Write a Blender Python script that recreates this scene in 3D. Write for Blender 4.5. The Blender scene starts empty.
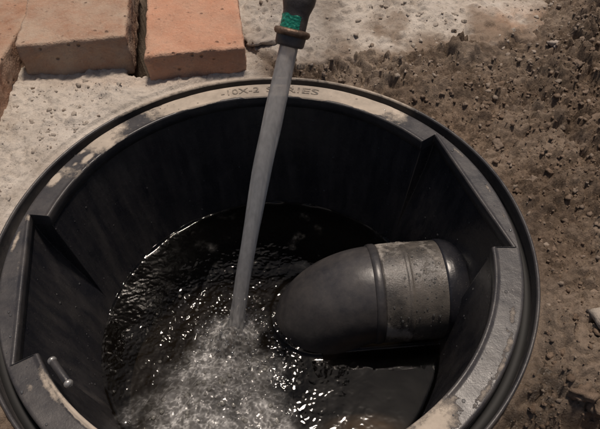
import bpy, bmesh, math, random
import numpy as np
from mathutils import Vector, Matrix, noise as mnoise

random.seed(7)
rng = np.random.default_rng(7)
scene = bpy.context.scene
COL = scene.collection
R = math.radians

# ------------------------------------------------------------------ camera
cam_d = bpy.data.cameras.new('camera')
cam = bpy.data.objects.new('camera', cam_d)
COL.objects.link(cam)
cam_d.sensor_fit = 'HORIZONTAL'
cam_d.sensor_width = 36.0
cam_d.lens = 36.0            # focal length equals the frame width
cam_d.clip_start = 0.01
cam_d.clip_end = 200.0
PITCH, ROLL = R(49.23), R(-1.48)
fw = Vector((0, math.cos(PITCH), -math.sin(PITCH)))
rt = Vector((1, 0, 0))
up = rt.cross(fw)
rt2 = math.cos(ROLL) * rt + math.sin(ROLL) * up
up2 = -math.sin(ROLL) * rt + math.cos(ROLL) * up
m = Matrix((rt2, up2, -fw)).transposed().to_4x4()
m.translation = Vector((0.0343, -0.3338, 0.4209))
cam.matrix_world = m
scene.camera = cam

# ------------------------------------------------------------------ light
SUN_EL, SUN_AZ = R(74), R(68)     # azimuth measured from +x towards +y: behind the basin, to the right
w = bpy.data.worlds.new('World')
scene.world = w
w.use_nodes = True
nt = w.node_tree
bg = nt.nodes['Background']
sky = nt.nodes.new('ShaderNodeTexSky')
sky.sky_type = 'NISHITA'
sky.sun_disc = False
sky.sun_elevation = SUN_EL
sky.sun_rotation = math.pi / 2 - SUN_AZ
sky.dust_density = 4.0
sky.air_density = 1.0
nt.links.new(sky.outputs[0], bg.inputs[0])
bg.inputs[1].default_value = 0.05
sd = bpy.data.lights.new('sun', 'SUN')
sd.energy = 3.6
sd.angle = R(8)
sd.color = (1.0, 0.87, 0.75)
sun = bpy.data.objects.new('sun', sd)
COL.objects.link(sun)
sdir = Vector((math.cos(SUN_EL) * math.cos(SUN_AZ), math.cos(SUN_EL) * math.sin(SUN_AZ), math.sin(SUN_EL)))
sun.rotation_euler = sdir.to_track_quat('Z', 'Y').to_euler()
sun.location = sdir * 5

scene.view_settings.view_transform = 'Standard'
scene.view_settings.look = 'None'
scene.view_settings.exposure = -0.2
scene.view_settings.gamma = 1.0
scene.view_settings.use_curve_mapping = False


# ------------------------------------------------------------------ noise
def h01(ix, iy, seed):
    n = (ix.astype(np.int64) * 374761393 + iy.astype(np.int64) * 668265263 + seed * 2147483647 + 1013904223) & 0xFFFFFFFF
    n = ((n ^ (n >> 13)) * 1274126177) & 0xFFFFFFFF
    n = (n ^ (n >> 16)) & 0xFFFFFFFF
    n = (n * 2246822519) & 0xFFFFFFFF
    n = n ^ (n >> 15)
    return (n & 0xFFFFFF) / float(0x1000000)


def vnoise(x, y, seed=0):
    ix = np.floor(x); iy = np.floor(y)
    fx = x - ix; fy = y - iy
    ux = fx * fx * fx * (fx * (fx * 6 - 15) + 10)
    uy = fy * fy * fy * (fy * (fy * 6 - 15) + 10)
    a = h01(ix, iy, seed); b = h01(ix + 1, iy, seed)
    c = h01(ix, iy + 1, seed); d = h01(ix + 1, iy + 1, seed)
    return (a + (b - a) * ux) * (1 - uy) + (c + (d - c) * ux) * uy


def fbm(x, y, scale, octv=4, seed=0, gain=0.5):
    """about -0.5..0.5; scale = size of the largest lump in metres"""
    t = 0; amp = 1; tot = 0; f = 1.0 / scale
    for o in range(octv):
        c, s = math.cos(o * 1.3 + .4), math.sin(o * 1.3 + .4)
        t = t + amp * (vnoise((x * c - y * s) * f + 17.3 * o, (x * s + y * c) * f - 9.1 * o, seed + o * 31) - 0.5)
        tot += amp; amp *= gain; f *= 2.03
    return t / tot * 1.4


def worley(x, y, scale, seed=0):
    """F1, F2 distances in cell units and a random value of the nearest cell"""
    X = x / scale; Y = y / scale
    ix = np.floor(X); iy = np.floor(Y)
    f1 = np.full(X.shape, 9.0); f2 = np.full(X.shape, 9.0); idv = np.zeros(X.shape)
    for dx in (-1, 0, 1):
        for dy in (-1, 0, 1):
            cx = ix + dx; cy = iy + dy
            px = cx + h01(cx, cy, seed); py = cy + h01(cx, cy, seed + 77)
            d = np.hypot(px - X, py - Y)
            v = h01(cx, cy, seed + 191)
            closer = d < f1
            f2 = np.where(closer, f1, np.minimum(f2, d))
            idv = np.where(closer, v, idv)
            f1 = np.where(closer, d, f1)
    return f1, f2, idv


def sstep(a, b, x):
    t = np.clip((x - a) / (b - a), 0, 1)
    return t * t * (3 - 2 * t)


# ------------------------------------------------------------------ object helpers
def mesh_obj(name, verts, faces, mat, parent=None, smooth=True, attrs=None):
    me = bpy.data.meshes.new(name)
    verts = np.asarray(verts, dtype=np.float32)
    if isinstance(faces, np.ndarray):
        nf, k = faces.shape
        me.vertices.add(len(verts)); me.vertices.foreach_set('co', verts.ravel())
        me.loops.add(nf * k); me.loops.foreach_set('vertex_index', faces.astype(np.int32).ravel())
        me.polygons.add(nf); me.polygons.foreach_set('loop_start', np.arange(0, nf * k, k, dtype=np.int32))
        me.update(calc_edges=True)
    else:
        me.from_pydata(verts.tolist(), [], [list(f) for f in faces]); me.update()
    if smooth:
        me.polygons.foreach_set('use_smooth', [True] * len(me.polygons))
    for k, v in (attrs or {}).items():
        a = me.attributes.new(k, 'FLOAT', 'POINT')
        a.data.foreach_set('value', np.asarray(v, dtype=np.float32))
    me.validate()
    o = bpy.data.objects.new(name, me)
    COL.objects.link(o)
    if mat: me.materials.append(mat)
    if parent: o.parent = parent
    return o


def tag(o, label=None, cat=None, group=None, kind=None):
    if label: o['label'] = label
    if cat: o['category'] = cat
    if group: o['group'] = group
    if kind: o['kind'] = kind
    return o


def empty(name, loc=(0, 0, 0)):
    o = bpy.data.objects.new(name, None)
    o.empty_display_size = 0.05
    o.location = loc
    COL.objects.link(o)
    return o


def grid_faces(nu, nv, wrap_u=False):
    """verts indexed [u*nv+v]"""
    iu = np.arange(nu if wrap_u else nu - 1); iv = np.arange(nv - 1)
    U, V = np.meshgrid(iu, iv, indexing='ij')
    U2 = (U + 1) % nu
    return np.stack([U * nv + V, U2 * nv + V, U2 * nv + V + 1, U * nv + V + 1], -1).reshape(-1, 4)


def tube(pts, rad, seg=40, cap=True, wob=None):
    """swept tube along points with one radius per point; returns verts, faces"""
    pts = [Vector(p) for p in pts]
    n = len(pts)
    V = []
    t0 = (pts[1] - pts[0]).normalized()
    ref = Vector((0, 0, 1)) if abs(t0.z) < 0.9 else Vector((0, 1, 0))
    a = t0.cross(ref).normalized()
    for i, p in enumerate(pts):
        t = (pts[min(i + 1, n - 1)] - pts[max(i - 1, 0)]).normalized()
        a = (a - t * a.dot(t)).normalized()
        b = t.cross(a)
        for k in range(seg):
            th = 2 * math.pi * k / seg
            r = rad[i] * (1 + (wob(i, th) if wob else 0))
            V.append(p + (a * math.cos(th) + b * math.sin(th)) * r)
    F = []
    for i in range(n - 1):
        for k in range(seg):
            k2 = (k + 1) % seg
            F.append((i * seg + k, i * seg + k2, (i + 1) * seg + k2, (i + 1) * seg + k))
    if cap:
        F.append(tuple(range(seg - 1, -1, -1)))
        F.append(tuple((n - 1) * seg + k for k in range(seg)))
    return [tuple(v) for v in V], F


# ------------------------------------------------------------------ materials
class NT:
    def __init__(s, name):
        s.mat = bpy.data.materials.new(name); s.mat.use_nodes = True
        s.t = s.mat.node_tree; s.n = s.t.nodes
        s.p = s.n['Principled BSDF']; s.out = s.n['Material Output']

    def new(s, typ, **kw):
        x = s.n.new(typ)
        for k, v in kw.items(): setattr(x, k, v)
        return x

    def link(s, a, b): s.t.links.new(a, b)

    def coords(s):
        if not hasattr(s, '_c'): s._c = s.new('ShaderNodeTexCoord').outputs['Object']
        return s._c

    def noise(s, scale, detail=4, rough=.55, dist=0):
        x = s.new('ShaderNodeTexNoise'); x.inputs['Scale'].default_value = scale
        x.inputs['Detail'].default_value = detail; x.inputs['Roughness'].default_value = rough
        x.inputs['Distortion'].default_value = dist
        s.link(s.coords(), x.inputs['Vector']); return x.outputs['Fac']

    def voro(s, scale, feature='F1'):
        x = s.new('ShaderNodeTexVoronoi', feature=feature); x.inputs['Scale'].default_value = scale
        s.link(s.coords(), x.inputs['Vector']); return x.outputs['Distance']

    def ramp(s, fac, stops):
        x = s.new('ShaderNodeValToRGB'); e = x.color_ramp.elements
        while len(e) < len(stops): e.new(0.5)
        for q, (pos, c) in zip(e, stops):
            q.position = pos
            q.color = (c, c, c, 1) if isinstance(c, (int, float)) else (*c, 1)
        s.link(fac, x.inputs[0]); return x.outputs[0]

    def mix(s, fac, a, b, blend='MIX'):
        x = s.new('ShaderNodeMix', data_type='RGBA', blend_type=blend)
        for sock, v in ((x.inputs[0], fac), (x.inputs[6], a), (x.inputs[7], b)):
            if hasattr(v, 'is_linked'): s.link(v, sock)
            elif isinstance(v, (int, float)): sock.default_value = v if sock is x.inputs[0] else (v, v, v, 1)
            else: sock.default_value = (*v, 1)
        return x.outputs[2]

    def math(s, op, a, b=0.0, clamp=False):
        x = s.new('ShaderNodeMath', operation=op); x.use_clamp = clamp
        for i, v in enumerate((a, b)):
            if hasattr(v, 'is_linked'): s.link(v, x.inputs[i])
            else: x.inputs[i].default_value = v
        return x.outputs[0]

    def attr(s, name):
        x = s.new('ShaderNodeAttribute'); x.attribute_name = name; return x.outputs['Fac']

    def bump(s, h, dist, strength=1.0, prev=None):
        x = s.new('ShaderNodeBump'); x.inputs['Distance'].default_value = dist
        x.inputs['Strength'].default_value = strength
        s.link(h, x.inputs['Height'])
        if prev: s.link(prev, x.inputs['Normal'])
        return x.outputs['Normal']

    def set(s, color=None, rough=None, normal=None, spec=None, **kw):
        for nm, v in (('Base Color', color), ('Roughness', rough), ('Normal', normal), ('Specular IOR Level', spec), *[(k, v) for k, v in kw.items()]):
            if v is None: continue
            if hasattr(v, 'is_linked'): s.link(v, s.p.inputs[nm])
            elif isinstance(v, (int, float)): s.p.inputs[nm].default_value = v
            else: s.p.inputs[nm].default_value = (*v, 1)
        return s.mat


# loose soil
a = NT('soil')
c1 = a.ramp(a.noise(28, 6, .65), [(.3, (.105, .071, .047)), (.52, (.18, .126, .088)), (.72, (.275, .20, .145))])
c2 = a.mix(a.ramp(a.noise(260, 3), [(.35, 0), (.75, .75)]), c1, (.33, .25, .18))
c2 = a.mix(a.ramp(a.noise(420, 2), [(.3, .55), (.5, 0)]), c2, (.06, .04, .028))
pale = a.attr('pale'); wet = a.attr('wet')
c2 = a.mix(a.ramp(a.noise(9, 5, .6), [(.38, .42), (.58, 0)]), c2, (.07, .046, .03))
c3 = a.mix(pale, c2, (.36, .285, .22))
c4 = a.mix(a.math('MULTIPLY', wet, .5), c3, (.05, .034, .022))
rg = a.math('SUBTRACT', .92, a.math('MULTIPLY', wet, .80))
nb = a.bump(a.noise(190, 8, .7), .0035)
nb = a.bump(a.noise(650, 4, .65), .0012, 1, nb)
M_soil = a.set(c4, rg, nb, .35)

# rough cement bedding
a = NT('cement')
c1 = a.ramp(a.noise(22, 7, .7), [(.28, (.44, .385, .325)), (.5, (.60, .535, .465)), (.7, (.68, .615, .54))])
c1 = a.mix(a.ramp(a.noise(150, 5, .7), [(.34, .5), (.48, 0)]), c1, (.2, .18, .16))
c1 = a.mix(a.ramp(a.noise(60, 4), [(.58, 0), (.75, .5)]), c1, (.62, .56, .49))
c1 = a.mix(a.attr('dirt'), c1, (.2, .14, .095))
c1 = a.mix(a.attr('brickdust'), c1, (.52, .34, .235))
nb = a.bump(a.noise(120, 8, .7), .003)
nb = a.bump(a.noise(500, 4, .7), .0012, 1, nb)
M_cement = a.set(c1, .93, nb, .25)

# crumbs
a = NT('soil_crumb')
c1 = a.ramp(a.noise(40, 6, .7), [(.3, (.10, .068, .045)), (.5, (.18, .126, .088)), (.72, (.29, .212, .155))])
c1 = a.mix(a.attr('pale'), c1, (.50, .44, .375))
c1 = a.mix(a.math('MULTIPLY', a.attr('wet'), .45), c1, (.05, .034, .022))
M_crumb = a.set(c1, a.math('SUBTRACT', .92, a.math('MULTIPLY', a.attr('wet'), .80)), a.bump(a.noise(600, 5, .7), .0015), .35)


def brick_mat(name, base, pale, dust_amt):
    a = NT(name)
    c = a.ramp(a.noise(26, 6, .6), [(.3, tuple(x * .82 for x in base)), (.7, tuple(min(1, x * 1.15) for x in base))])
    c = a.mix(a.ramp(a.noise(330, 3, .6), [(.56, 0), (.75, .5)]), c, pale)
    c = a.mix(a.ramp(a.noise(240, 3, .6), [(.27, .6), (.40, 0)]), c, tuple(x * .35 for x in base))
    c = a.mix(a.math('MULTIPLY', a.ramp(a.noise(18, 7, .7), [(.38, 0), (.66, 1)]), dust_amt), c, (.45, .37, .29))
    c = a.mix(a.ramp(a.voro(75), [(.06, .75), (.16, 0)]), c, tuple(x * .4 for x in base))
    c = a.mix(a.ramp(a.noise(70, 6, .75), [(.60, 0), (.70, .55)]), c, (.16, .11, .08))
    c = a.mix(a.math('MULTIPLY', a.attr('edge'), .55), c, pale)
    nb = a.bump(a.noise(170, 7, .68), .0016)
    nb = a.bump(a.voro(420), .0008, .6, nb)
    nb = a.bump(a.ramp(a.voro(75), [(.05, 0), (.17, 1)]), .0018, 1, nb)
    return a.set(c, .9, nb, .25)


M_brick_mid = brick_mat('fired_clay_dusty', (.34, .20, .135), (.50, .38, .29), .75)
M_brick_right = brick_mat('fired_clay_orange', (.49, .25, .160), (.61, .41, .30), .36)
M_brick_left = brick_mat('fired_clay_red', (.33, .185, .12), (.47, .35, .26), .6)


def plastic(name, base, rough, film=0.0, dustcol=(.47, .395, .315), grain=.14, speck=.2, soft=.1, runs=0.0):
    a = NT(name)
    mud = a.attr('mud')  # on the rim this also carries the painted highlights
    brk = a.noise(130, 7, .7)
    mm = a.math('ADD', mud, a.math('MULTIPLY', a.math('SUBTRACT', brk, .5), .9))
    mm = a.ramp(mm, [(.5 - soft, 0), (.5 + soft, 1)])
    mm = a.math('MULTIPLY', mm, a.ramp(mud, [(.02, 0), (.12, 1)]))
    filmn = a.math('MULTIPLY', a.ramp(a.noise(33, 7, .72), [(.35, .1), (.72, 1)]), film)
    if runs:
        mp = a.new('ShaderNodeMapping'); mp.inputs['Scale'].default_value = (1, 1, .06)
        a.link(a.coords(), mp.inputs['Vector'])
        rn = a.new('ShaderNodeTexNoise'); rn.inputs['Scale'].default_value = 60; rn.inputs['Detail'].default_value = 6; rn.inputs['Roughness'].default_value = .65
        a.link(mp.outputs[0], rn.inputs['Vector'])
        rv = a.math('MULTIPLY', a.ramp(rn.outputs['Fac'], [(.42, .05), (.70, 1)]), a.attr('film'))
        filmn = a.math('ADD', filmn, a.math('MULTIPLY', rv, runs), True)
    c = a.mix(filmn, base, (.33, .29, .25))
    c = a.mix(a.ramp(a.noise(900, 2), [(.66, 0), (.74, speck)]), c, (.4, .36, .31))
    dc = a.ramp(a.noise(60, 6, .65), [(.3, tuple(x * .72 for x in dustcol)), (.7, tuple(x * 1.1 for x in dustcol))])
    c = a.mix(mm, c, dc)
    r = a.mix(mm, a.ramp(a.noise(45, 5, .6), [(.3, rough * .75), (.7, min(1, rough * 1.5))]), .85)
    h = a.math('ADD', a.math('MULTIPLY', mm, .8), a.math('MULTIPLY', a.noise(700, 4, .7), grain))
    nb = a.bump(h, .0009)
    nb = a.bump(a.noise(70, 3), .0010, .4, nb)
    return a.set(c, r, nb, .5)


M_rim = plastic('black_plastic_rim', (.020, .020, .024), .31, .19, (.44, .375, .305), soft=.13)
M_barrel = plastic('black_plastic_barrel', (.010, .0112, .016), .23, .045, runs=.34)
M_pipe = plastic('black_pipe', (.026, .026, .030), .33, .17, grain=.05, speck=.1)
M_coupling = plastic('grey_pipe', (.036, .035, .034), .15, .42, (.36, .33, .295), grain=.5, soft=.13)
M_rubber = NT('black_rubber').set((.008, .008, .008), .7)
M_letter = plastic('worn_lettering', (.13, .115, .098), .6, .35)

a = NT('dark_hose')
M_hose = a.set(a.ramp(a.noise(60, 6, .7), [(.35, (.06, .051, .047)), (.7, (.13, .11, .10))]), .5, a.bump(a.noise(300, 5), .0006))
a = NT('rusty_brass')
M_brass = a.set(a.ramp(a.noise(90, 6, .7), [(.35, (.10, .066, .046)), (.65, (.30, .195, .13))]), .45, a.bump(a.noise(260, 6), .0008), **{'Metallic': .45})
a = NT('green_tape')
M_tape = a.set(a.ramp(a.noise(160, 5, .7), [(.3, (.01, .17, .11)), (.55, (.02, .32, .21)), (.78, (.12, .46, .34))]), .35, a.bump(a.noise(320, 5), .0012))
a = NT('grey_metal')
M_metal = a.set(a.ramp(a.noise(200, 5), [(.3, (.25, .24, .23)), (.7, (.55, .53, .5))]), .35, **{'Metallic': .6})
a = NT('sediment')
M_sed = a.set(a.mix(a.math('MULTIPLY', a.attr('depth_fade'), a.ramp(a.noise(26, 6, .7), [(.3, .35), (.65, 1)])), (.008, .008, .008), (.27, .205, .14)), .9)
a = NT('pale_stone')
M_stone = a.set(a.ramp(a.noise(60, 6, .7), [(.3, (.33, .28, .235)), (.7, (.52, .45, .385))]), .9, a.bump(a.noise(300, 6, .7), .0015))


def water_mat(name, tint, foamcol, foam_socket=True, base_foam=0.0, gloss_rough=.03, ior=1.33, transl=.4):
    a = NT(name)
    a.n.remove(a.p)
    tr = a.new('ShaderNodeBsdfTransparent'); tr.inputs[0].default_value = (*tint, 1)
    gl = a.new('ShaderNodeBsdfGlossy'); gl.inputs['Roughness'].default_value = gloss_rough
    if foam_socket: a.link(a.math('ADD', a.math('MULTIPLY', a.attr('foam'), .06), gloss_rough), gl.inputs['Roughness'])
    fr = a.new('ShaderNodeFresnel'); fr.inputs[0].default_value = ior
    df = a.new('ShaderNodeBsdfDiffuse'); df.inputs[0].default_value = (*foamcol, 1)
    tl = a.new('ShaderNodeBsdfTranslucent'); tl.inputs[0].default_value = (*foamcol, 1)
    mt = a.new('ShaderNodeMixShader'); mt.inputs[0].default_value = transl
    a.link(df.outputs[0], mt.inputs[1]); a.link(tl.outputs[0], mt.inputs[2])
    body = a.new('ShaderNodeMixShader')
    if foam_socket:
        fm = a.math('MULTIPLY', a.attr('foam'), a.ramp(a.noise(160, 4, .6), [(.32, .6), (.66, 1.15)]))
        fm = a.math('ADD', fm, base_foam, True)
    else:
        mp = a.new('ShaderNodeMapping'); mp.inputs['Scale'].default_value = (1, 1, .05); mp.inputs['Rotation'].default_value = (0, 0, 0)
        a.link(a.coords(), mp.inputs['Vector'])
        nx_ = a.new('ShaderNodeTexNoise'); nx_.inputs['Scale'].default_value = 260; nx_.inputs['Detail'].default_value = 4
        a.link(mp.outputs[0], nx_.inputs['Vector'])
        fm = a.math('MULTIPLY', a.ramp(nx_.outputs['Fac'], [(.34, .86), (.66, 1.10)]), base_foam)
    a.link(fm, body.inputs[0]); a.link(tr.outputs[0], body.inputs[1]); a.link(mt.outputs[0], body.inputs[2])
    fin = a.new('ShaderNodeMixShader')
    a.link(fr.outputs[0], fin.inputs[0]); a.link(body.outputs[0], fin.inputs[1]); a.link(gl.outputs[0], fin.inputs[2])
    a.link(fin.outputs[0], a.out.inputs['Surface'])
    return a.mat


M_water = water_mat('basin_water', (.42, .37, .31), (.86, .85, .835), base_foam=.001, gloss_rough=.05)
M_bubble = water_mat('bubble', (.9, .9, .88), (.55, .54, .51), False, .22)
M_jet = water_mat('falling_water', (.80, .79, .77), (.88, .865, .845), False, .60, .06, 1.33, .55)
M_drop = water_mat('droplet', (.85, .85, .85), (.6, .6, .6), False, .12, .02, 1.5)

# ------------------------------------------------------------------ basin geometry numbers
R_OUT, R_GRO, R_RING, R_IN, R_BAY = .240, .2366, .2272, .2022, .2205
BAYS = (16.5, 191.0)        # middle azimuths of the two straight-edged cut-outs
HALF = 20.6
WATER_Z = -.15


def r_inner(az_deg):
    az = np.asarray(az_deg, float)
    r = np.full(az.shape, R_IN)
    for b in BAYS:
        d = (az - b + 180) % 360 - 180
        chord = R_BAY * math.cos(R(HALF)) / np.cos(np.radians(np.clip(d, -60, 60)))
        k = 1 - sstep(HALF - .12, HALF + .12, np.abs(d))
        r = r + (np.maximum(chord, R_IN) - R_IN) * k
    return r


az = list(np.arange(0, 360, .5))
for b in BAYS:
    for s in (-1, 1):
        az += [(b + s * HALF + q) % 360 for q in (-.13, -.08, -.04, 0, .04, .08, .13)]
AZ = np.array(sorted(set(np.round(az, 3))))
AZR = np.radians(AZ)
CA, SA = np.cos(AZR), np.sin(AZR)


def ang_blob(azd, r, a0, r0, da, dr):
    d = (azd - a0 + 180) % 360 - 180
    return np.exp(-((d / da) ** 2 + ((r - r0) / dr) ** 2))


def rim_mud_and_highlight(azd, r):
    d = (azd + 360) % 360
    x = r * np.cos(np.radians(azd)); y = r * np.sin(np.radians(azd))
    n = fbm(x, y, .03, 4, 5)
    back = sstep(42, 58, d + n * 16) * (1 - sstep(112, 133, d + n * 20))
    m_ = back * (1.02 + .5 * n) * sstep(.2020, .2065, r + n * .010)
    m_ = np.maximum(m_, (sstep(125, 135, d) * (1 - sstep(152, 166, d))) * (.42 + .75 * n))
    for a0, r0, da, dr, amp in ((158, .222, 3, .006, .95), (148, .212, 3.2, .0045, .95), (151.5, .217, 1.1, .003, .9), (147, .223, 1.4, .003, .8),
                                (-23, .219, 6, .0045, .62), (-29, .2225, 5, .004, .55), (-41, .2225, 5.5, .004, .62), (-35, .2235, 4, .003, .6),
                                (-139, .2065, 6, .0042, .85), (-131, .2042, 13, .0022, 1.1), (-55, .212, 9, .016, .75), (171.5, .214, 1.3, .012, .85), (-140, .218, 4, .006, .45), (-122, .214, 6, .008, .45),  # broad lower-right patch and left cut-out end patch are painted wet highlights
                                (-55, .210, 6, .008, .5), (-62, .213, 7, .010, .55), (6, .2225, 3, .002, .4), (28, .223, 4, .003, .5), (15, .222, 4, .002, .5),  # first two patches add to the painted highlight at the lower right
                                (178, .2225, 4, .003, .6), (188, .213, 6, .003, .45)):
        m_ = np.maximum(m_, amp * ang_blob(azd, r, a0, r0, da, dr) * (1 + .7 * n))
    return np.clip(m_, 0, 1)


basin = empty('catch_basin', (0, 0, -.30))
tag(basin, 'round black plastic catch basin sunk in the ground, its muddy rim open', 'basin')
BZ = Vector((0, 0, -.30))


def part(name, V, F, mat, parent=basin, off=BZ, smooth=True, attrs=None):
    V = np.asarray(V, float) - np.array(off)
    return mesh_obj(name, V, F, mat, parent, smooth, attrs)


# rim plate
RI = r_inner(AZ)
prof = [(lambda ri: (R_RING, -.017)), (lambda ri: (R_RING, -.0016)), (lambda ri: (R_RING - .0009, -.0004))]
NT_ = 14
V = []; A = []
for j in range(3):
    V.append([prof[j](0) for _ in AZ])
for t in np.linspace(0, 1, NT_):
    V.append([((R_RING - .0016) * (1 - t) + (ri + .0042) * t, 0.0) for ri in RI])
V.append([(ri + .0030, .0011) for ri in RI])
V.append([(ri + .0016, .0014) for ri in RI])
V.append([(ri + .0005, .0008) for ri in RI])
V.append([(ri, -.0006) for ri in RI])
V.append([(ri, -.006) for ri in RI])
V.append([(ri, -.012) for ri in RI])
V.append([(ri + .004, -.013) for ri in RI])
P = np.array(V).transpose(1, 0, 2)            # az, profile, (r,z)
rr, zz = P[..., 0], P[..., 1].copy()
azg = np.repeat(AZ[:, None], rr.shape[1], 1)
xg, yg = rr * np.cos(np.radians(azg)), rr * np.sin(np.radians(azg))
zz += .0009 * fbm(xg, yg, .09, 3, 3) * (rr < R_RING - .0005)
mud = rim_mud_and_highlight(azg, rr)  # mask holds the mud and the painted rim highlights
mud[:, -4:] *= .0
zz += .0011 * np.clip(mud - .45, 0, 1) * (zz > -.0012)
vv = np.stack([xg, yg, zz], -1).reshape(-1, 3)
rim = part('rim', vv, grid_faces(len(AZ), rr.shape[1], True)[:, ::-1], M_rim, attrs={'mud': mud.ravel()})  # 'mud' here also holds the painted rim highlights

# outer lip with the groove wall
prof = [(R_RING - .0002, -.0165), (.2350, -.0168), (R_GRO, -.0155), (R_GRO, -.0022), (R_GRO, -.0012), (R_GRO + .0006, .0003), (R_GRO + .0018, .0008), (R_OUT - .0006, .0004), (R_OUT, -.0008), (R_OUT, -.03), (R_OUT - .004, -.06), (R_OUT - .02, -.10)]
N = 480
th = np.linspace(0, 2 * math.pi, N, endpoint=False)
V = np.array([[(r * math.cos(t), r * math.sin(t), z) for r, z in prof] for t in th])
lipmud = []
for t in th:
    d = math.degrees(t)
    back = float(sstep(35, 55, d) * (1 - sstep(118, 150, d)))
    lipmud += [(.0 if j < 4 else .62 * back) for j in range(len(prof))]
lm = np.array(lipmud) + .18 * (fbm(V[..., 0].ravel(), V[..., 1].ravel(), .03, 3, 8)) * (np.array(lipmud) > 0)
part('outer_lip', V.reshape(-1, 3), grid_faces(N, len(prof), True)[:, ::-1], M_rim, attrs={'mud': lm})
prof = [(R_RING + .0003, -.0162), (R_RING + .0012, -.0144), (.2320, -.0130), (R_GRO - .0012, -.0144), (R_GRO - .0003, -.0162)]
V = np.array([[(r * math.cos(t), r * math.sin(t), z) for r, z in prof] for t in th]).reshape(-1, 3)
part('seal_ring', V, grid_faces(N, len(prof), True)[:, ::-1], M_rubber)

# barrel wall
ZS = np.concatenate([[-.0105, -.0125], np.linspace(-.016, -.30, 60)])


def r_wall(azd, z):
    e = r_inner(azd) - R_IN
    u = (-z - .012) / .138
    return .2030 + e * (1 - sstep(.02, .135, -z)) - .0228 * np.minimum(u, 1) - .004 * np.maximum(u - 1, 0)


AZW = np.array(sorted(set(np.round(np.concatenate([AZ, [77.1, 77.2, 77.3, 113.9, 114, 114.1, 132.9, 133, 133.1, 169.4, 169.5, 169.6]]), 3))))
ag, zg = np.meshgrid(AZW, ZS, indexing='ij')
rg_ = r_wall(ag, zg)
xw, yw = rg_ * np.cos(np.radians(ag)), rg_ * np.sin(np.radians(ag))
n = fbm(ag * .004, zg, .05, 4, 12)
mw = .16 * n * (zg < -.02)
mw = np.maximum(mw, .0)
dg = ag % 360
film = .35 + 0 * dg
film = film * (.6 + .8 * fbm(xw + yw, zg, .06, 3, 13) + .3) 
film = np.clip(film, 0, 1)
barrel = part('barrel_wall', np.stack([xw, yw, zg], -1).reshape(-1, 3), grid_faces(len(AZW), len(ZS), True)[:, ::-1], M_barrel, attrs={'mud': mw.ravel(), 'film': film.ravel()})

# basin floor with silt
g = np.linspace(-.185, .185, 90)
X, Y = np.meshgrid(g, g, indexing='ij')
Z = -.262 + .006 * fbm(X, Y, .07, 4, 21)
keep = np.hypot(X, Y) < .186
F = grid_faces(90, 90)
F = F[keep.ravel()[F].all(1)]
part('basin_floor', np.stack([X, Y, Z], -1).reshape(-1, 3), F, M_rubber)
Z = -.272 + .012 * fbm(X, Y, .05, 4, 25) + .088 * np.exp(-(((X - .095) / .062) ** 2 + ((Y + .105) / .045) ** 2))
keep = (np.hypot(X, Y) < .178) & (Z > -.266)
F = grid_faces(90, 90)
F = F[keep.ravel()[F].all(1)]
part('silt_heap', np.stack([X, Y, Z], -1).reshape(-1, 3), F, M_sed, attrs={'depth_fade': sstep(-.258, -.185, Z).ravel()})  # silt colour darkens to black with depth, painting the murky water's light loss

# raised lettering on the rim
def text_on_rim(txt, az_start, az_end, r_base, height):
    cu = bpy.data.curves.new('t', 'FONT'); cu.body = txt; cu.size = 1.0; cu.extrude = .03; cu.resolution_u = 3
    o = bpy.data.objects.new('t', cu); COL.objects.link(o)
    bpy.context.view_layer.update()
    me = bpy.data.meshes.new_from_object(o.evaluated_get(bpy.context.evaluated_depsgraph_get()))
    co = np.array([v.co[:] for v in me.vertices]); fs = [tuple(p.vertices) for p in me.polygons]
    bpy.data.objects.remove(o); bpy.data.curves.remove(cu); bpy.data.meshes.remove(me)
    x0, x1 = co[:, 0].min(), co[:, 0].max(); y0, y1 = 0, .72
    azv = az_start + (co[:, 0] - x0) / (x1 - x0) * (az_end - az_start)
    r = r_base + (co[:, 1] - y0) / (y1 - y0) * height
    z = np.where(co[:, 2] > 0, .0012, -.0015)
    t = np.radians(azv)
    return np.stack([r * np.cos(t), r * np.sin(t), z], 1), fs


for txt, a0, a1 in (('-10X-2', 103.6, 92.2), ('SERIES', 90.0, 74.2)):
    V, F = text_on_rim(txt, a0, a1, .2115, .0095)
    part('lettering', V, F, M_letter, rim, smooth=False, attrs={'mud': np.full(len(V), .50)})

# locking pin by the lower left cut-out
pa, pb = Vector((-.1572, -.1160, .0055)), Vector((-.1402, -.1352, .0060))
dv = (pb - pa)
V, F = tube([pa + dv * t for t in (0.02, .12, .5, .88, .98)], [.0026, .0031, .0030, .0031, .0026], 18)
pin = part('locking_pin', V, F, M_rim, attrs={'mud': np.full(len(V), .15)})
for t0, t1 in ((-.10, .10), (.90, 1.10)):
    ts = np.linspace(t0, t1, 5)
    V, F = tube([pa + dv * t for t in ts], [.0016, .0032, .0036, .0032, .0016], 16)
    part('pin_cap', V, F, M_metal, pin)

# ------------------------------------------------------------------ outlet elbow
PAZ = R(3.5)
pd = Vector((math.cos(PAZ), math.sin(PAZ), 0)); PZ = -.119; PR = .0510
PA = Vector((.0510, .0145, 0)) - pd * .053      # the pipe's axis runs from the wall to the foot of the bend
def pl(s, z): return Vector((PA.x + pd.x * s, PA.y + pd.y * s, z))
elb = empty('outlet_elbow_pipe', tuple(pl(.053, -.24)))
tag(elb, 'black plastic outlet elbow bending down into the water, with dirty grey coupling', 'pipe')
EZ = elb.location.copy()
BR = .064
pts = []
s0 = .053
pts += [pl(s0, z) for z in np.linspace(-.235, PZ - BR, 6)]
for t in np.linspace(0, 90, 22)[1:]:
    c = (s0 + BR, PZ - BR)
    pts.append(pl(c[0] - BR * math.cos(R(t)), c[1] + BR * math.sin(R(t))))
pts += [pl(s0 + BR + q, PZ) for q in (.004, .008, .02)]
rad = [PR] * len(pts)
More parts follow.
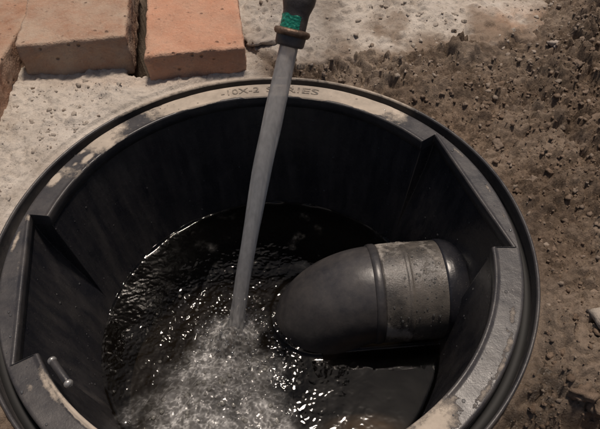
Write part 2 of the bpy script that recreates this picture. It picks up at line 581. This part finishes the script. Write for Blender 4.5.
V, F = tube(pts, rad, 72)
va = np.array(V)
mdp = .30 * fbm(va[:, 0] * 1.3, va[:, 1] + va[:, 2], .04, 4, 41)
eb = part('elbow_bend', V, F, M_pipe, elb, EZ, attrs={'mud': np.clip(mdp, 0, 1)})
# socket bead of the elbow
ss = [.107, .108, .111, .1145, .1165, .117]
V, F = tube([pl(s, PZ) for s in ss], [PR - .001, PR + .0012, PR + .0019, PR + .0019, PR + .0010, PR - .001], 72)
part('socket_bead', V, F, M_pipe, eb, EZ, attrs={'mud': np.full(len(V), .12)})
# coupling
ss = [.116, .1175, .122, .140, .1415, .144, .146, .166, .186, .189]
rs = [PR - .001, PR + .0008, PR + .0013, PR + .0013, PR + .0021, PR + .0021, PR + .0012, PR + .0012, PR + .001, PR - .002]
fine_s, fine_r = [], []
for i in range(len(ss) - 1):
    for t in np.linspace(0, 1, 5, endpoint=False):
        fine_s.append(ss[i] + (ss[i + 1] - ss[i]) * t); fine_r.append(rs[i] + (rs[i + 1] - rs[i]) * t)
V, F = tube([pl(s, PZ) for s in fine_s], fine_r, 90, wob=lambda i, t: .004 * mnoise.noise((i * .2, math.cos(t) * 2, math.sin(t) * 2)))
va = np.array(V)
mdp = .42 + .9 * fbm(va[:, 0] * 1.2 + va[:, 2], va[:, 1] - va[:, 2], .035, 4, 44)
part('coupling', V, F, M_coupling, elb, EZ, attrs={'mud': np.clip(mdp * sstep(-.150, -.110, va[:, 2]) * (1 - .7 * sstep(.165, .186, np.hypot(va[:, 0], va[:, 1]))), 0, 1)})
# wall socket
ss = [.179, .1795, .182, .185, .187, .2]
rs = [PR + .0005, PR + .0018, PR + .0022, PR + .0022, PR + .0020, PR + .0020]
V, F = tube([pl(s, PZ) for s in ss], rs, 72)
part('wall_socket', V, F, M_barrel, elb, EZ, attrs={'mud': np.full(len(V), .1)})

# ------------------------------------------------------------------ ground
def axis(lo, hi, step, far, n):
    c = np.arange(lo, hi + step * .5, step)
    gr = np.geomspace(step * 2, far, n)
    return np.concatenate([(lo - gr)[::-1], c, hi + gr])


def slab_d(x, y):
    """positive inside the cement bedding"""
    n = fbm(x, y, .07, 4, 61) * .05 + fbm(x, y, .016, 2, 66) * .012
    d1 = np.minimum(y - (.250 + .13 * np.maximum(x - .10, 0)), .372 - x + .10 * (y - .3))
    d2 = .02 - x
    d2 = np.minimum(d2, y + .12)
    return np.maximum(d1, d2) + n


def gap_dip(x, y):
    # open joint between the two bricks
    return .075 * np.exp(-((x - (-.1475 - .125 * (y - .25))) / .0115) ** 4) * sstep(.243, .256, y)


def soil_h(x, y):
    r = np.hypot(x, y)
    base = -.004 + .045 * sstep(.26, .75, x) + .014 * sstep(.2, .4, x - .25 * y)
    far = np.exp(-np.maximum(r - .6, 0) / .8)
    h = .038 * fbm(x, y, .10, 7, 71, .58)
    wx = x + .012 * fbm(x, y, .014, 3, 5, .6); wy = y + .012 * fbm(x, y, .014, 3, 9, .6)
    f1, f2, v = worley(wx, wy, .019, 72)
    f3, f4, v2 = worley(wx + .004 * fbm(x, y, .006, 2, 15), wy, .0088, 75)
    msk = sstep(-.25, .15, fbm(x, y, .09, 3, 81))
    clod = sstep(.0, .40, f2 - f1) * (.25 + v) * .0105 - .0045
    clod2 = sstep(.0, .40, f4 - f3) * (.25 + v2) * .0062 - .0026
    f5, f6, v5 = worley(wx + .02 * fbm(x, y, .03, 3, 25), wy, .036, 78)
    h = h + (sstep(.0, .40, f6 - f5) * (.2 + v5) * .015 - .005) * msk + clod * (.45 + .55 * msk) + clod2 * (.7 + .3 * msk)
    sdd = slab_d(x, y)
    z = base + h * far - .004 + .0075 * sstep(-.10, -.01, sdd) * (y > .1)
    z = z - gap_dip(x, y) - .03 * sstep(.015, .035, sdd)
    # dug hollow at the lower right
    z = z - .030 * np.exp(-(((x - .243) / .024) ** 2 + ((y + .172) / .010) ** 2))
    # wet mud washed up against the rim there
    z = z + .010 * np.exp(-(((x - .200) / .026) ** 2 + ((y + .148) / .024) ** 2))
    near = sstep(.2405, .250, r)
    z = -.0035 + (z + .0035) * (.3 + .7 * near)
    return np.where(r < .243, np.minimum(z, -.0012), z)


gx = axis(-.42, .58, .0018, 30, 40)
gy = axis(-.32, .58, .0018, 30, 40)
X, Y = np.meshgrid(gx, gy, indexing='ij')
Z = soil_h(X, Y)
Rr = np.hypot(X, Y)
SD = slab_d(X, Y)
pale = np.clip(.75 * sstep(-.09, .02, SD) * (.45 + 1.6 * fbm(X, Y, .03, 3, 88)) + .5 * sstep(.08, .32, fbm(X, Y, .10, 4, 90)), 0, .75)
wetm = np.exp(-(((X - .203) / .030) ** 2 + ((Y + .152) / .032) ** 2)) * 1.25 + .35 * np.exp(-((Rr - .245) / .012) ** 2) * (X > .1) * (Y < .05)
F = grid_faces(len(gx), len(gy))
inside = (Rr < .2372).ravel()
F = F[~inside[F].any(1)]
ground = mesh_obj('ground', np.stack([X, Y, Z], -1).reshape(-1, 3), F, M_soil, attrs={'pale': pale.ravel(), 'wet': np.clip(wetm, 0, 1).ravel()})
tag(ground, kind='structure')


def slab_h(x, y):
    d = slab_d(x, y)
    r = np.hypot(x, y)
    lvl = -.0040 + .010 * sstep(.30, .42, r) - .009 * sstep(.08, .30, x)
    f1, f2, v = worley(x, y, .015, 92)
    f3, f4, v2 = worley(x, y, .006, 97)
    rough = .010 * fbm(x, y, .055, 5, 93, .55) + sstep(.05, .5, f2 - f1) * (v > .55) * v * .0042 + sstep(.05, .5, f4 - f3) * (v2 > .5) * .0016 + .0016 * fbm(x, y, .005, 2, 99)
    near = sstep(.2405, .262, r)
    z = lvl + rough * (.18 + .82 * near) + .006
    e = sstep(-.004, .016, d)
    z = np.where(r < .247, np.minimum(z, -.0004), z)
    return (z * e + (-.03) * (1 - e)) - gap_dip(x, y), d


gx2 = np.arange(-.55, .45, .0021); gy2 = np.arange(-.16, .66, .0021)
X, Y = np.meshgrid(gx2, gy2, indexing='ij')
Z, D = slab_h(X, Y)
Rr = np.hypot(X, Y)
F = grid_faces(len(gx2), len(gy2))
bad = ((Rr < .2372) | (D < -.006) | (gap_dip(X, Y) > .012)).ravel()
F = F[~bad[F].any(1)]
dirt = np.clip((1 - sstep(.0, .075, D + .06 * fbm(X, Y, .03, 4, 96))) * .85 + .75 * sstep(-.08, .25, fbm(X, Y, .06, 5, 95)) * (.28 + .72 * sstep(-.02, .2, X)), 0, .85)
bd = np.clip(.8 * np.exp(-(((X - .312) / .04) ** 2 + ((Y - .35) / .032) ** 2)) * (.6 + 1.4 * fbm(X, Y, .02, 3, 55))
             + .22 * np.exp(-(((X + .16) / .12) ** 2 + ((Y - .235) / .012) ** 2)), 0, .8)
used = np.unique(F); remap = -np.ones(X.size, dtype=np.int64); remap[used] = np.arange(len(used))
bed = mesh_obj('cement_bedding', np.stack([X, Y, Z], -1).reshape(-1, 3)[used], remap[F], M_cement,
               attrs={'dirt': dirt.ravel()[used], 'brickdust': bd.ravel()[used]})
tag(bed, 'pale rough cement bedding around the back and left of the basin', kind='structure')


def top_h(x, y):
    x = np.asarray(x, float); y = np.asarray(y, float)
    zs = soil_h(x, y); zb, d = slab_h(x, y)
    return np.where((d > 0) & (y > -.15), np.maximum(zs, zb), zs), d


# ------------------------------------------------------------------ bricks
def make_brick(label, front_mid, wd, ln, ht, yaw, ztop, mat, seed, tilt=0.0):
    """front_mid: middle of the front top edge; brick runs back along its length"""
    step = .0035
    nx, ny, nz = int(wd / step), int(ln / step), int(ht / step)
    bm = bmesh.new()
    vid = {}
    V = []
    def key(i, j, k):
        if (i, j, k) not in vid:
            vid[(i, j, k)] = len(V); V.append((i / nx * wd - wd / 2, j / ny * ln, k / nz * ht - ht))
        return vid[(i, j, k)]
    F = []
    for i in range(nx):
        for j in range(ny):
            F.append((key(i, j, nz), key(i + 1, j, nz), key(i + 1, j + 1, nz), key(i, j + 1, nz)))
            F.append((key(i, j, 0), key(i, j + 1, 0), key(i + 1, j + 1, 0), key(i + 1, j, 0)))
    for i in range(nx):
        for k in range(nz):
            F.append((key(i, 0, k), key(i + 1, 0, k), key(i + 1, 0, k + 1), key(i, 0, k + 1)))
            F.append((key(i, ny, k), key(i, ny, k + 1), key(i + 1, ny, k + 1), key(i + 1, ny, k)))
    for j in range(ny):
        for k in range(nz):
            F.append((key(0, j, k), key(0, j, k + 1), key(0, j + 1, k + 1), key(0, j + 1, k)))
            F.append((key(nx, j, k), key(nx, j + 1, k), key(nx, j + 1, k + 1), key(nx, j, k + 1)))
    bm.free()
    half = np.array([wd / 2, ln / 2, ht / 2]); cen = np.array([0, ln / 2, -ht / 2])
    out = []; edge = []
    for v in V:
        q = np.array(v) - cen
        s = Vector((v[0] * 1 + seed * 3.7, v[1], v[2]))
        n1 = mnoise.fractal(s * 55, .8, 2.1, 4)
        n2 = mnoise.fractal(s * 160, .8, 2.1, 3)
        rad = .0020 + .0085 * max(0, mnoise.noise(s * 38) - .05) + .0022 * abs(n2)
        core = half - rad
        c = np.clip(q, -core, core)
        dlt = q - c
        L = np.linalg.norm(dlt)
        if L > 1e-9:
            q2 = c + dlt / L * min(L, rad)
        else:
            q2 = q
        nrm = dlt / L if L > 1e-9 else np.zeros(3)
        q2 = q2 + nrm * (.0016 * n1 + .0010 * n2)
        near = sorted(half - np.abs(q))
        edge.append(max(0, 1 - near[1] / .0065) * (.55 + .9 * mnoise.noise(s * 70)))
        out.append(q2 + cen)
    o = mesh_obj('brick', np.array(out), F, mat, attrs={'edge': np.clip(edge, 0, 1)})
    o.location = (front_mid[0], front_mid[1], ztop)
    o.rotation_euler = (tilt, 0, R(yaw))
    return tag(o, label, 'brick', 'bricks behind the basin')


make_brick('orange brick nearest the hose, right of the dark gap', (-.0785, .2435), .112, .235, .053, 7, .0345, M_brick_right, 1)
make_brick('dusty tan brick, middle of the three at the upper left', (-.2150, .2515), .121, .235, .053, 7.5, .0475, M_brick_mid, 2)
make_brick('reddish brick cut off by the upper left frame edge', (-.3445, .120), .112, .235, .053, -2, .0440, M_brick_left, 3)


# ------------------------------------------------------------------ crumbs and stones
def ico(sub):
    bm = bmesh.new(); bmesh.ops.create_icosphere(bm, subdivisions=sub, radius=1)
    v = np.array([x.co[:] for x in bm.verts]); f = np.array([[y.index for y in x.verts] for x in bm.faces]); bm.free()
    return v, f


I1, I2, I3 = ico(1), ico(2), ico(3)


def lump(I, seed, rough=.45, flat=.75):
    v = I[0].copy()
    out = []
    for p in v:
        n = mnoise.noise((p[0] * 1.1 + seed * 9.1, p[1] * 1.1, p[2] * 1.1)) + .5 * mnoise.noise((p[0] * 2.6, p[1] * 2.6 + seed * 5.3, p[2] * 2.6)) + .25 * mnoise.noise((p[0] * 6, p[1] * 6 + seed * 3.3, p[2] * 6))
        out.append(p * (1 + rough * n))
    v = np.array(out); v[:, 2] *= flat
    return v


LUMPS1 = [lump(I2, i, .85, .75) for i in range(10)]
LUMPS0 = [lump(I1, 30 + i, .7, .8) for i in range(8)]


def rotm(n):
    q = rng.normal(size=(n, 4)); q /= np.linalg.norm(q, axis=1)[:, None]
    w_, x, y, z = q.T
    return np.stack([1 - 2 * (y * y + z * z), 2 * (x * y - z * w_), 2 * (x * z + y * w_), 2 * (x * y + z * w_), 1 - 2 * (x * x + z * z), 2 * (y * z - x * w_), 2 * (x * z - y * w_), 2 * (y * z + x * w_), 1 - 2 * (x * x + y * y)], -1).reshape(n, 3, 3)


def scatter(name, xs, ys, sizes, mat, palev, wetv, sink=.5, big=.0028):
    zs, _ = top_h(xs, ys)
    rots = rotm(len(xs))
    VV, FF, PA, WE = [], [], [], []; off = 0
    for i in range(len(xs)):
        if sizes[i] > big: T, I = LUMPS1[i % 10], I2
        else: T, I = LUMPS0[i % 8], I1
        v = (T @ rots[i].T) * sizes[i]
        v[:, 2] *= .8
        v += (xs[i], ys[i], zs[i] + sizes[i] * (.55 - sink))
        VV.append(v); FF.append(I[1] + off); off += len(v)
        PA.append(np.full(len(v), palev[i])); WE.append(np.full(len(v), wetv[i]))
    o = mesh_obj(name, np.concatenate(VV), np.concatenate(FF), mat, None, False, attrs={'pale': np.concatenate(PA), 'wet': np.concatenate(WE)})
    return tag(o, kind='stuff')


def not_on_bricks(x, y):
    return ~((y > .236) & (x < -.018) & (x > -.40)) & ~((x < -.283) & (y > .10))


n = 60000
x = rng.uniform(-.45, .56, n); y = rng.uniform(-.32, .56, n)
r = np.hypot(x, y); d = slab_d(x, y)
dens = np.where(d > .004, .10 + .25 * (d < .03), .35 + .65 * sstep(-.2, .2, fbm(x, y, .08, 3, 81)))
ok = (r > .246) & (rng.random(n) < dens) & (d < .004) & ~((x < 0) & (y < -.15))
x, y, d = x[ok], y[ok], d[ok]
s = .0007 + .0026 * rng.random(len(x)) ** 3.5
wt = np.clip(np.exp(-(((x - .203) / .030) ** 2 + ((y + .152) / .032) ** 2)) * 1.25, 0, 1)
pv = np.clip(rng.random(len(x)) ** 5 * .4 + .25 * sstep(-.06, .0, d), 0, .9)
tag(scatter('soil_crumbs', x, y, s, M_crumb, pv, wt), 'loose brown soil crumbs covering the bank beside the basin', None, None, 'stuff')

n = 16000
x = rng.uniform(-.45, .40, n); y = rng.uniform(-.12, .56, n)
r = np.hypot(x, y); d = slab_d(x, y)
ok = (r > .249) & (d > .006) & (rng.random(n) < .20 + .8 * sstep(-.1, .25, fbm(x, y, .05, 3, 181))) & not_on_bricks(x, y)
x, y, d = x[ok], y[ok], d[ok]
s = .0006 + .0030 * rng.random(len(x)) ** 6
pv = np.clip(.55 + .45 * rng.random(len(x)) - .6 * (rng.random(len(x)) < .12), 0, 1)
tag(scatter('cement_grit', x, y, s, M_crumb, pv, np.zeros(len(x)), .7), 'loose grit strewn over the pale cement bedding', None, None, 'stuff')

# single clods that can be told from the crumbs
def clod(name, x, y, s, mat, label, cat, group=None, seed=0, flat=.7, sink=.3, sc=(1, 1), rot=0, pale=.15, wet=0):
    v = lump(I3, seed + 50, .85, flat) * s
    v[:, 0] *= sc[0]; v[:, 1] *= sc[1]
    z = float(top_h(np.array([x]), np.array([y]))[0][0])
    o = mesh_obj(name, v, I3[1], mat, attrs={'pale': np.full(len(v), pale), 'wet': np.full(len(v), wet)})
    o.location = (x, y, z + s * flat * (1 - 2 * sink) * .6)
    o.rotation_euler = (0, 0, rot)
    return tag(o, label, cat, group)


k = 0
tries = 0
placed = []
while k < 24 and tries < 4000:
    tries += 1
    x = rng.uniform(.06, .46); y = rng.uniform(-.24, .40)
    r = math.hypot(x, y)
    if r < .262 or float(slab_d(np.array([x]), np.array([y]))[0]) > -.008: continue
    if any(math.hypot(x - a_, y - b_) < .022 for a_, b_ in placed): continue
    placed.append((x, y))
    clod('soil_clod', x, y, rng.uniform(.0048, .0075), M_crumb, 'brown earth clod lying loose on the soil right of the basin', 'clod', 'earth clods on the soil bank', k, rng.uniform(.55, .85), .55, (rng.uniform(.8, 1.3), 1), rng.uniform(0, 6), rng.uniform(0, .25))
    k += 1
clod('mortar_chip', -.008, .303, .014, M_stone, 'flat pale mortar chip lying just left of the hose nozzle', 'chip', None, 91, .34, -.1, (1.25, .8), .2)
clod('pebble', .337, .270, .006, M_stone, 'small pale pebble at the outer corner of the cement edge', 'pebble', None, 92, .7, .1)
clod('stone', .272, -.100, .012, M_crumb, 'pale tan stone in the soil at the right frame edge', 'stone', None, 93, .75, .25, (.8, 1.2), .4, .8)
for q, (x, y, s_) in enumerate(((.237, -.151, .007), (.249, -.155, .008), (.262, -.149, .007))):
    clod('soil_clod', x, y, s_, M_crumb, 'lump of crumbly soil on the upper lip of the dark hollow, lower right', 'clod', 'soil lumps above the hollow', 97 + q, .7, .5, (1.2, .8), q, .05)

# ------------------------------------------------------------------ water
IMP = np.array([-.0415, -.018])          # where the jet strikes


def plume(x, y):
    dx, dy = x - IMP[0], y - IMP[1]
    dist = np.hypot(dx, dy)
    # fan that opens along the jet's direction, towards -y and a little -x
    ux, uy = -.12, -.993
    al = dx * ux + dy * uy; ac = -dx * uy + dy * ux
    wdt = .030 + .42 * np.clip(al, 0, 1)
    fan = np.exp(-(ac / wdt) ** 2) * sstep(-.035, .015, al) * (1 - .35 * sstep(.10, .17, al))
    ring = np.exp(-(dist / .028) ** 2)
    n = fbm(x, y, .03, 3, 301)
    return np.clip(np.maximum(fan, ring * .9) * (1 + 1.0 * n), 0, 1.2)


def agit(x, y):
    dist = np.hypot(x - IMP[0], y - IMP[1])
    return np.clip(np.exp(-(dist / .12) ** 2) * .62 * (1 - .72 * sstep(-.01, .045, x)), 0, 1)


def pipe_d(x, y):
    s = (x - PA.x) * pd.x + (y - PA.y) * pd.y
    q = np.abs(-(x - PA.x) * pd.y + (y - PA.y) * pd.x)
    d1 = np.where(s > .053, q - .047, np.hypot(s - .053, q) - PR)
    return d1


def water_h(x, y):
    p = plume(x, y); g_ = agit(x, y)
    wx = x + .004 * fbm(x, y, .018, 2, 310); wy = y + .004 * fbm(x, y, .018, 2, 320)
    n1 = fbm(wx, wy, .030, 2, 340); n2 = fbm(wx, wy, .011, 3, 341, .6); n3 = fbm(wx * 1.0, wy * 1.5, .0065, 2, 342)
    rid = .0105 * (.25 - np.abs(n2)) + .0044 * (.25 - np.abs(n3)) + .0016 * fbm(wx, wy, .0035, 2, 343)
    big = .014 * n1
    dist = np.hypot(x - IMP[0], y - IMP[1])
    h = big * (.55 * p + .26 * g_) + rid * (p * .26 + .36 * g_) + .009 * p * sstep(0, .6, p)
    h = h + .0010 * np.sin(dist / .0044 + 9 * fbm(x, y, .05, 2, 345)) * np.exp(-dist / .055) + .0011 * fbm(x, y, .020, 3, 350) * (.15 + g_)
    h = h + .013 * np.exp(-(dist / .012) ** 2) - .006 * np.exp(-((dist - .024) / .011) ** 2)
    r = np.hypot(x, y)
    rw = .1800
    h = h + .0022 * np.exp(-np.maximum(rw - r, 0) / .0016) * (.25 + 1.2 * sstep(-.15, .25, fbm(x, y, .05, 3, 355)))
    h = h + .0022 * np.exp(-np.maximum(pipe_d(x, y), 0) / .0018)
    return WATER_Z + h


st = .00085
g = np.arange(-.184, .184, st)
X, Y = np.meshgrid(g, g, indexing='ij')
Z = water_h(X, Y)
P_ = plume(X, Y)
wx = X + .006 * fbm(X, Y, .012, 3, 371); wy = Y + .006 * fbm(X, Y, .012, 3, 372)
r1 = 1 - np.abs(fbm(wx, wy, .016, 4, 373, .6)) * 4.2
r2 = 1 - np.abs(fbm(wx, wy * 1.4, .0075, 3, 375, .6)) * 4.2
lumpy = sstep(-.30, .16, fbm(X, Y, .034, 4, 377))
froth = .16 + .45 * lumpy * (.2 + .8 * np.clip(r1, 0, 1) ** 2) + .75 * np.clip(r2, 0, 1) ** 3 * (.35 + .65 * lumpy)
fo = np.clip(.92 * sstep(.06, .72, P_ + .35 * fbm(X, Y, .018, 4, 360)) * froth, 0, .95)
F = grid_faces(len(g), len(g))
bad = (np.hypot(X, Y) > .1835).ravel()
F = F[~bad[F].any(1)]
used = np.unique(F); remap = -np.ones(X.size, dtype=np.int64); remap[used] = np.arange(len(used))
water = mesh_obj('water', np.stack([X, Y, Z], -1).reshape(-1, 3)[used], remap[F], M_water, attrs={'foam': fo.ravel()[used]})
tag(water, 'dark churned water standing in the basin', kind='structure')

# bubbles
BV, BF = I2
n = 9000
x = rng.uniform(-.17, .12, n); y = rng.uniform(-.18, .06, n)
pp = plume(x, y); gg = agit(x, y)
ok = (np.hypot(x, y) < .174) & (pipe_d(x, y) > .004) & (rng.random(n) < np.clip(.10 * pp + .02 * gg, 0, .5))
x, y = x[ok], y[ok]
s = .0006 + .0022 * rng.random(len(x)) ** 3
z = water_h(x, y)
VV, FF = [], []; off = 0
for i in range(len(x)):
    v = BV * s[i] * np.array([1, 1, .72]) + (x[i], y[i], z[i] + .1 * s[i])
    VV.append(v); FF.append(BF + off); off += len(v)
bub = mesh_obj('foam_bubbles', np.concatenate(VV), np.concatenate(FF), M_bubble)
tag(bub, 'small air bubbles churned up where the jet strikes', kind='stuff')

# water drops on the wall, the rim and the pipe
VV, FF = [], []; off = 0
def drop(p, nrm, s):
    global off
    t = Vector(nrm).normalized(); a_ = t.orthogonal().normalized(); b_ = t.cross(a_)
    Mx = np.array([a_, b_, t * .6]).T
    v = (I2[0] * s) @ Mx.T + np.array(p)
    VV.append(v); FF.append(I2[1] + off); off += len(v)
for i in range(170):
    d_ = rng.uniform(-20, 215); z_ = rng.uniform(-.145, -.015)
    rw = float(r_wall(np.array([d_]), np.array([z_]))[0]); c_, s_ = math.cos(R(d_)), math.sin(R(d_))
    drop((rw * c_, rw * s_, z_), (-c_, -s_, .12), .0005 + .0011 * rng.random() ** 3)
for i in range(90):
    d_ = rng.uniform(0, 360); rr_ = rng.uniform(float(r_inner(np.array([d_]))[0]) + .002, .2262)
    drop((rr_ * math.cos(R(d_)), rr_ * math.sin(R(d_)), .0003), (0, 0, 1), .0005 + .0012 * rng.random() ** 3)
for i in range(90):
    s_ = rng.uniform(.118, .175); t_ = rng.uniform(-.9, 1.4)
    nrm = Vector((pd.y * math.sin(t_), -pd.x * math.sin(t_), math.cos(t_)))
    drop(tuple(pl(s_, PZ) + nrm * (PR + .0017)), tuple(nrm), .0005 + .0010 * rng.random() ** 3)
for i in range(420):      # spray round the jet's foot
    an = rng.uniform(0, 6.283); q = .006 + .06 * rng.random() ** 1.6
    px, py = IMP[0] + q * math.cos(an), IMP[1] + q * math.sin(an)
    if pipe_d(np.array([px]), np.array([py]))[0] < .003: continue
    drop((px, py, WATER_Z + .006 + .035 * rng.random() ** 2.5), (0, 0, 1), .0005 + .0011 * rng.random() ** 2)
wd = mesh_obj('water_drops', np.concatenate(VV), np.concatenate(FF), M_drop)
tag(wd, 'water drops clinging to the wall, rim and pipe', kind='stuff')

# ------------------------------------------------------------------ hose and jet
NOZ = Vector((.0282, .1400, .1065))
KS = 1.15                                # nozzle scale
END = Vector((IMP[0], IMP[1], WATER_Z - .012))
# ballistic path: tangent at the mouth along the hose, bending slightly to the vertical
def jet_p(t):
    v0 = Vector((END.x - NOZ.x, END.y - NOZ.y, 0))
    hz = v0 * (1.16 * t - .16 * t * t)
    return Vector((NOZ.x + hz.x, NOZ.y + hz.y, NOZ.z + (END.z - NOZ.z) * (.86 * t + .14 * t * t)))
axis_d = (jet_p(.02) - jet_p(0)).normalized()
axis_d = (axis_d + Vector((0, .06, -.10))).normalized()
ts = np.linspace(0, 1, 150)
pts = [jet_p(t) for t in ts]
rad = [.0086 + .0012 * math.sin(min(1, t / .55) * math.pi) - .0013 * t + .0055 * max(0, (t - .84) / .16) ** 2 for t in ts]
V, F = tube(pts, rad, 64, wob=lambda i, t: .09 * mnoise.noise((math.cos(t + i * .012) * 1.3, math.sin(t + i * .012) * 1.3, i * .030)) * min(1, i / 25) + .05 * mnoise.noise((math.cos(t + i * .02) * 3.5, math.sin(t + i * .02) * 3.5, i * .045 + 9)) * min(1, i / 15) + .30 * mnoise.noise((math.cos(t) * 3, math.sin(t) * 3, i * .22)) * max(0, (i - 118) / 32))
jet = mesh_obj('water_jet', np.array(V) - np.array(END), F, M_jet)
jet.location = END
tag(jet, 'grey column of water falling from the hose into the basin', 'water jet')

hose = empty('garden_hose', tuple(NOZ))
tag(hose, 'dark hose end with green tape pouring water above the basin', 'hose')
back = -axis_d
# nozzle mouth (short sleeve), clamp ring, hose, tape
def along(s): return NOZ + back * (s * KS)
prof = [(-.000, .0095), (.0005, .0110), (.002, .0116), (.008, .0120), (.0085, .0119), (.010, .0100)]
V, F = tube([along(s) for s, _ in prof], [r_ * KS for _, r_ in prof], 48)
part('nozzle_sleeve', V, F, M_hose, hose, NOZ)
prof = [(.0078, .0110), (.0082, .0132), (.0098, .0144), (.0116, .0146), (.0132, .0138), (.0138, .0105)]
V, F = tube([along(s) for s, _ in prof], [r_ * KS for _, r_ in prof], 48, wob=lambda i, t: .02 * mnoise.noise((math.cos(t) * 2, math.sin(t) * 2, i)))
part('clamp_ring', V, F, M_brass, hose, NOZ)
hp = [along(s) for s in np.linspace(.009, .10, 40)]
p0 = hp[-1]; d0 = back.copy()
c1_, c2_, c3_ = p0 + d0 * .10 + Vector((0, 0, .95)), Vector((.3, 1.6, 1.7)), Vector((.6, 2.4, .04))
for t in np.linspace(0, 1, 90)[1:]:
    hp.append(p0 * (1 - t) ** 3 + 3 * c1_ * t * (1 - t) ** 2 + 3 * c2_ * t * t * (1 - t) + c3_ * t ** 3)
V, F = tube(hp, [KS * (.0104 + .0026 * float(sstep(.024, .036, (p - NOZ).length / KS))) for p in hp], 40)
part('hose_tube', V, F, M_hose, hose, NOZ)
# tape: a wrapped patch that covers part of the turn, just proud of the hose
tp_v = []; nu, nv = 60, 14
fwd = (Vector((0.0343, -0.3338, 0.4209)) - along(.025)); fwd = (fwd - back * fwd.dot(back)).normalized(); sd_ = back.cross(fwd)
for i in range(nu + 1):
    th_ = R(-74 + 100 * i / nu)
    for j in range(nv + 1):
        s_ = .0138 + .0102 * j / nv + .0014 * mnoise.noise((th_ * 2.2, j / nv * 1.2, 3)) * (j / nv)
        rr_ = .01075 * KS + .0006 * mnoise.noise((th_ * 5, j * .6, 0))
        tp_v.append(along(s_) + (fwd * math.cos(th_) + sd_ * math.sin(th_)) * rr_)
part('green_tape', [tuple(v) for v in tp_v], grid_faces(nu + 1, nv + 1), M_tape, hose, NOZ)
